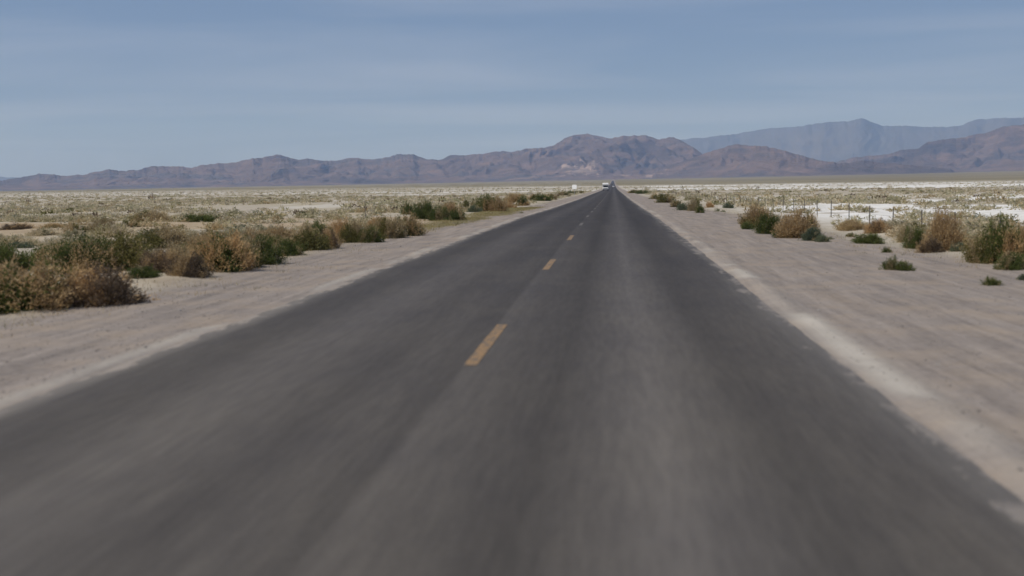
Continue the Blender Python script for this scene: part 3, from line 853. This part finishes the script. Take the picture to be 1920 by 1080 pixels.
# -------- dry yellow grass on the left verge, tufts along both gravel edges
def tufts(name, X, Y, nb, h, label, mats, w, rng, spread=.12):
    n = len(X); i = np.repeat(np.arange(n), nb); m = len(i)
    P = np.stack([X[i] + rng.normal(0, spread, m), Y[i] + rng.normal(0, spread, m), np.zeros(m)], 1)
    P[:, 2] = ground_z(P[:, 0], P[:, 1]) - .01
    D = np.stack([rng.normal(0, .45, m), rng.normal(0, .45, m), np.ones(m)], 1)
    V, F = blades(rng, P, D, h * rng.uniform(.5, 1.2, m), h * .10 * np.ones(m))
    kind = rng.choice(len(mats), n, p=w)
    return tag(link(name, mesh_np(name, V, F, mats, mat_idx=kind[i], attr=rnd_attr(F, rng))), label, kind='stuff')
rg = np.random.default_rng(44)
n = 2600
gy = rg.uniform(37, 100, n); gxx = -rg.uniform(0, 1, n) ** .8 * 2.6 - np.interp(gy, [37, 60, 100], [6.4, 5.2, 4.7])
k = fbm(gxx / 1.6, gy / 4, 151, 3) > .44
tufts('dry_grass', gxx[k], gy[k], 16, .13, 'yellow dry grass on the left verge beyond the near shrub row', (M_STRAW, M_OLIVE, M_TAN), (.72, .14, .14), rg, .2)
n = 1500
side = rg.choice([-1, 1], n); gy = 9 * (160 / 9.) ** rg.uniform(0, 1, n)
gxx = side * (np.where(side < 0, shoulder_out(gy, -1), shoulder_out(gy, 1)) + rg.normal(.25, .7, n))
tufts('dry_grass', gxx, gy, 9, .10, 'sparse dry grass tufts where gravel meets brush', (M_TAN, M_PALE, M_OLIVE), (.5, .35, .15), rg)

# -------- gravel
def pebbles(name, n, label, rng):
    side = rng.choice([-1, 1], n)
    y = 4.5 * (42 / 4.5) ** rng.uniform(0, 1, n)
    hi = np.where(side < 0, 7.2, 10.0)
    x = side * (3.75 + (hi - 3.75) * rng.uniform(0, 1, n))
    z = ground_z(x, y)
    s = rng.lognormal(math.log(.0075), .45, n)
    O = np.array([(1, 0, 0), (-.5, .87, 0), (-.5, -.87, 0), (.5, .5, .7), (-.7, 0, .7), (.3, -.6, .75), (0, 0, -.6)])
    Fo = np.array([(0, 1, 3), (1, 4, 3), (1, 2, 4), (2, 5, 4), (2, 0, 5), (0, 3, 5), (3, 4, 5), (0, 6, 1), (1, 6, 2), (2, 6, 0)])
    sc = rng.uniform(.7, 1.3, (n, 7, 3)) * s[:, None, None]
    a = rng.uniform(0, 6.28, n)
    V = O[None] * sc
    ca, sa = np.cos(a)[:, None], np.sin(a)[:, None]
    V = np.stack([V[:, :, 0] * ca - V[:, :, 1] * sa, V[:, :, 0] * sa + V[:, :, 1] * ca, V[:, :, 2] * .55], -1)
    V += np.stack([x, y, z], 1)[:, None, :]
    F = (Fo[None] + (np.arange(n) * 7)[:, None, None]).reshape(-1, 3)
    c = np.repeat(rng.uniform(0, 1, n), 30)
    me = mesh_np(name, V.reshape(-1, 3), F, [M_PEB], attr={'rnd': ('CORNER', np.stack([c, c, c], 1))})
    return tag(link(name, me), label, kind='stuff')
M_PEB = leaf_mat('gravel stones', [(.20, .175, .155), (.26, .23, .20), (.36, .33, .30)], 0.0)
pebbles('gravel', 15000, 'small grey stones scattered on the gravel shoulders', np.random.default_rng(77))

# ------------------------------------------------------------------ fence on the right
m_post, t, b = mat('weathered steel post', (.10, .085, .07), .7, .3)
oc = t.nodes.new('ShaderNodeTexCoord').outputs['Object']
t.links.new(ramp(t, noise_node(t, oc, 9, 4, .6), [(.3, (.11, .10, .085)), (.7, (.22, .195, .16))]), b.inputs['Base Color'])
m_wire, _, _ = mat('fence wire', (.16, .15, .14), .5, .8)
def boxes(bl):
    V, F = [], []
    for (x0, y0, z0, x1, y1, z1) in bl:
        o = len(V)
        V += [(x0, y0, z0), (x1, y0, z0), (x1, y1, z0), (x0, y1, z0), (x0, y0, z1), (x1, y0, z1), (x1, y1, z1), (x0, y1, z1)]
        F += [(o, o + 3, o + 2, o + 1), (o + 4, o + 5, o + 6, o + 7), (o, o + 1, o + 5, o + 4), (o + 1, o + 2, o + 6, o + 5), (o + 2, o + 3, o + 7, o + 6), (o + 3, o, o + 4, o + 7)]
    return np.array(V, float), np.array(F)
def tpost_mesh(h):
    bl = [(-.02, -.006, -.3, .02, .006, h), (-.006, .0065, -.3, .006, .035, h - .004)]
    for k in range(6): bl.append((-.016, -.014, .12 + k * .13, .016, -.0065, .15 + k * .13))
    V, F = boxes(bl)
    return mesh_np('post', V, F, [m_post])
FX = 11.9
fence = empty('wire_fence', (FX, 24, gz(FX, 24)))
tag(fence, 'low wire fence on thin dark posts along the right side of the road', 'fence')
pm = tpost_mesh(0.80)
fy_ = [24 + 4.02 * k for k in range(46)]
tops = []
for yy in fy_:
    xx_ = FX + random.uniform(-.06, .06)
    zz = gz(xx_, yy)
    p = link('post', pm, fence, (xx_ - FX, yy - 24, zz - fence.location.z))
    p.rotation_euler = (random.uniform(-.05, .05), random.uniform(-.06, .06), random.uniform(-.3, .3))
    tops.append((xx_ - FX, yy - 24, zz - fence.location.z))
for hgt in (.22, .46, .70):
    V, F = [], []
    rr = .004
    for j, (a, bb, cc) in enumerate(tops):
        for q in range(3):
            an = q * 2.094
            V.append((a + rr * math.cos(an), bb, cc + hgt + rr * math.sin(an)))
        if j:
            o0, o1 = 3 * (j - 1), 3 * j
            for q in range(3): F.append((o0 + q, o0 + (q + 1) % 3, o1 + (q + 1) % 3, o1 + q))
    link('wire', mesh_np('wire', np.array(V), np.array(F), [m_wire]), fence)
x, y = at(685, 409)
p = tag(link('fence_post', tpost_mesh(1.0), loc=(x, y, gz(x, y))), 'lone dark post on the plain behind the left shrub row', 'post')
x, y = at(1279, 366)
p = tag(link('fence_post', tpost_mesh(1.9), loc=(x, y, gz(x, y))), 'lone tall thin post far off right of the road', 'post')
p.scale = (1.6, 1.6, 1)

# far dark bare bush on the left skyline
x, y = at(284, 373)
e = link('desert_bush', proto('brown', 1, 2), loc=(x, y, gz(x, y)))
e.scale = (1.1, 1.1, 2.0)
tag(e, 'lone dark branching bush sticking up on the far left plain', 'shrub')

# ------------------------------------------------------------------ white sign left of the road
m_white, _, _ = mat('white sign paint', (.88, .88, .86), .45)
m_galv, _, _ = mat('galvanised steel', (.42, .43, .43), .45, .6)
def rounded_panel(w, h, r, dpt):
    pts = []
    for cx, cz, a0 in ((w / 2 - r, h / 2 - r, 0), (-w / 2 + r, h / 2 - r, 90), (-w / 2 + r, -h / 2 + r, 180), (w / 2 - r, -h / 2 + r, 270)):
        for k in range(6):
            a = math.radians(a0 + 18 * k)
            pts.append((cx + r * math.cos(a), cz + r * math.sin(a)))
    n = len(pts)
    me = bpy.data.meshes.new('panel')
    V = [(a, -dpt / 2, b) for a, b in pts] + [(a, dpt / 2, b) for a, b in pts]
    F = [tuple(range(n)), tuple(range(2 * n - 1, n - 1, -1))] + [(i, n + i, n + (i + 1) % n, (i + 1) % n) for i in range(n)]
    me.from_pydata(V, [], F); me.materials.append(m_white)
    return me
d_sign = 235.0
r = ray(1077, 350.4); k = d_sign / r.y
sx0, sy0 = CAM_X + r.x * k, d_sign
zc = CAM_Z + r.z * k
g0 = gz(sx0, sy0)
sign = tag(empty('road_sign', (sx0, sy0, g0), math.radians(-28)), 'small white rounded sign on a post left of the road, beyond the shrub row', 'sign')
link('sign_panel', rounded_panel(1.06, .90, .2, .012), sign, (0, 0, zc - g0))
V, F = boxes([(-.03, .008, -.3, .03, .05, zc - g0 + .35)])
link('post', mesh_np('post', V, F, [m_galv]), sign)

# ------------------------------------------------------------------ vehicles
m_body, _, _ = mat('white vehicle paint', (.72, .71, .68), .35)
m_trim, _, _ = mat('grey vehicle trim', (.28, .28, .28), .5)
m_glass, _, _ = mat('dark vehicle glass', (.02, .024, .028), .08)
m_tyre, _, _ = mat('black tyre rubber', (.02, .02, .02), .9)
m_lamp, _, _ = mat('headlamp lens', (.75, .75, .72), .15)
m_red, _, _ = mat('red tail lamp', (.35, .02, .015), .3)
m_chrome, _, _ = mat('wheel rim metal', (.5, .5, .5), .3, .9)

def profile_body(name, prof, w, mt, parent, taper=None, bev=.05):
    """side outline (y,z) extruded across x, with bevelled edges"""
    n = len(prof)
    V = []
    for sgn in (-1, 1):
        for (y, z) in prof:
            ww = w / 2 if taper is None else taper(y, z)
            V.append((sgn * ww, y, z))
    F = [tuple(range(n)), tuple(range(2 * n - 1, n - 1, -1))] + [(i, n + i, n + (i + 1) % n, (i + 1) % n) for i in range(n)]
    me = bpy.data.meshes.new(name); me.from_pydata(V, [], F); me.materials.append(mt); me.update()
    import bmesh
    bm = bmesh.new(); bm.from_mesh(me)
    bmesh.ops.recalc_face_normals(bm, faces=bm.faces)
    if bev: bmesh.ops.bevel(bm, geom=list(bm.edges), offset=bev, segments=2, affect='EDGES', clamp_overlap=True)
    bm.to_mesh(me); bm.free()
    return link(name, me, parent)

def wheel(parent, x, y, r, w):
    n = 20
    def ring(rad, xx): return [(xx, y + rad * math.cos(2 * math.pi * k / n), r + rad * math.sin(2 * math.pi * k / n)) for k in range(n)]
    def disc(rings, cap=True):
        V = [p for rg_ in rings for p in rg_]; F = []
        for q in range(len(rings) - 1):
            for k in range(n): F.append((q * n + k, q * n + (k + 1) % n, (q + 1) * n + (k + 1) % n, (q + 1) * n + k))
        F.append(tuple(range(n))); F.append(tuple(range(len(V) - 1, len(V) - n - 1, -1)))
        return V, F
    me = bpy.data.meshes.new('wheel')
    V, F = disc([ring(r * .9, x - w / 2), ring(r, x - w / 2 + .03), ring(r, x + w / 2 - .03), ring(r * .9, x + w / 2)])
    me.from_pydata(V, [], F); me.materials.append(m_tyre)
    wh = link('wheel', me, parent)
    s = 1 if x > 0 else -1
    me = bpy.data.meshes.new('rim')
    V, F = disc([ring(r * .58, x + s * (w / 2 - .04)), ring(r * .58, x + s * (w / 2 + .006)), ring(r * .2, x + s * (w / 2 + .014))])
    me.from_pydata(V, [], F); me.materials.append(m_chrome)
    link('rim', me, wh)

def slab(name, bl, mt, parent):
    V, F = boxes(bl)
    return link(name, mesh_np(name, V, F, [mt]), parent)

# oncoming motorhome, front faces -Y (towards the camera)
mh_y = 455.0
mh = tag(empty('motorhome', (-1.75, mh_y, float(base_z(0, mh_y)) + .02)), 'white motorhome with cab-over front coming along the left lane', 'motorhome')
profile_body('body', [(1.55, .45), (7.0, .45), (7.0, 2.95), (6.8, 3.05), (.55, 3.05), (.15, 2.85), (-.05, 2.45), (.1, 2.05), (1.0, 2.0), (1.55, 1.9)], 2.36, m_body, mh)
profile_body('cab', [(-.55, .45), (1.6, .45), (1.6, 2.0), (.95, 2.0), (.25, 1.30), (-.5, 1.12), (-.62, .8)], 2.02, m_body, mh, bev=.06)
profile_body('windscreen', [(.20, 1.325), (.90, 2.0), (.86, 2.02), (.14, 1.335)], 1.82, m_glass, mh, bev=0)
slab('grille', [(-.75, -.66, .72, .75, -.60, 1.02)], m_trim, mh)
slab('bumper', [(-1.0, -.74, .42, 1.0, -.56, .66)], m_trim, mh)
for s in (-1, 1):
    slab('headlight', [(s * .86 - .12, -.655, .80, s * .86 + .12, -.59, 1.0)], m_lamp, mh)
    slab('mirror', [(s * 1.22 - .10, .35, 1.45, s * 1.22 + .10, .43, 1.85)], m_trim, mh)
    slab('window', [(s * 1.186 - .008, 2.4, 1.7, s * 1.186 + .008, 3.6, 2.3), (s * 1.186 - .008, 4.6, 1.7, s * 1.186 + .008, 5.9, 2.3)], m_glass, mh)
    wheel(mh, s * .92, .35, .38, .24); wheel(mh, s * .98, 5.2, .38, .30)

# white car ahead in the right lane, rear faces -Y
c_y = 800.0
car = tag(empty('car', (1.35, c_y, float(base_z(0, c_y)) + .02)), 'small white car far ahead in the right lane near the road end', 'car')
profile_body('body', [(0, .32), (4.2, .32), (4.4, .55), (4.35, .85), (3.3, 1.02), (2.9, 1.05), (.05, 1.08), (-.05, .7)], 1.78, m_body, car)
profile_body('cabin', [(.1, 1.04), (3.2, 1.03), (2.35, 1.62), (.7, 1.68), (.3, 1.6)], 1.5, m_glass, car, bev=.04)
profile_body('roof', [(.55, 1.655), (2.4, 1.61), (2.35, 1.66), (.6, 1.72)], 1.46, m_body, car, bev=.01)
slab('bumper', [(-.82, -.12, .34, .82, -.03, .56)], m_trim, car)
for s in (-1, 1):
    slab('tail_light', [(s * .74 - .11, -.075, .78, s * .74 + .11, -.01, 1.02)], m_red, car)
    wheel(car, s * .80, .8, .32, .2); wheel(car, s * .80, 3.4, .32, .2)

# ------------------------------------------------------------------ haze
HX, HY0, HY1, HZ0, HZ1 = 16000, -3000, 18500, -4.5, 1050.0
V, F = boxes([(-HX, HY0, HZ0, HX, HY1, HZ1)])
m_haze = bpy.data.materials.new('haze air'); m_haze.use_nodes = True
t = m_haze.node_tree; t.nodes.clear()
o = t.nodes.new('ShaderNodeOutputMaterial'); v = t.nodes.new('ShaderNodeVolumePrincipled')
v.inputs['Color'].default_value = (.37, .58, 1.0, 1)
v.inputs['Absorption Color'].default_value = (1, 1, 1, 1)
v.inputs['Density'].default_value = 6.2e-5
v.inputs['Anisotropy'].default_value = 0.0
t.links.new(v.outputs[0], o.inputs['Volume'])
tag(link('haze', mesh_np('haze', V, F, [m_haze])), 'pale blue haze over the desert', kind='stuff')
print('tris', sum(len(m.polygons) for m in bpy.data.meshes))
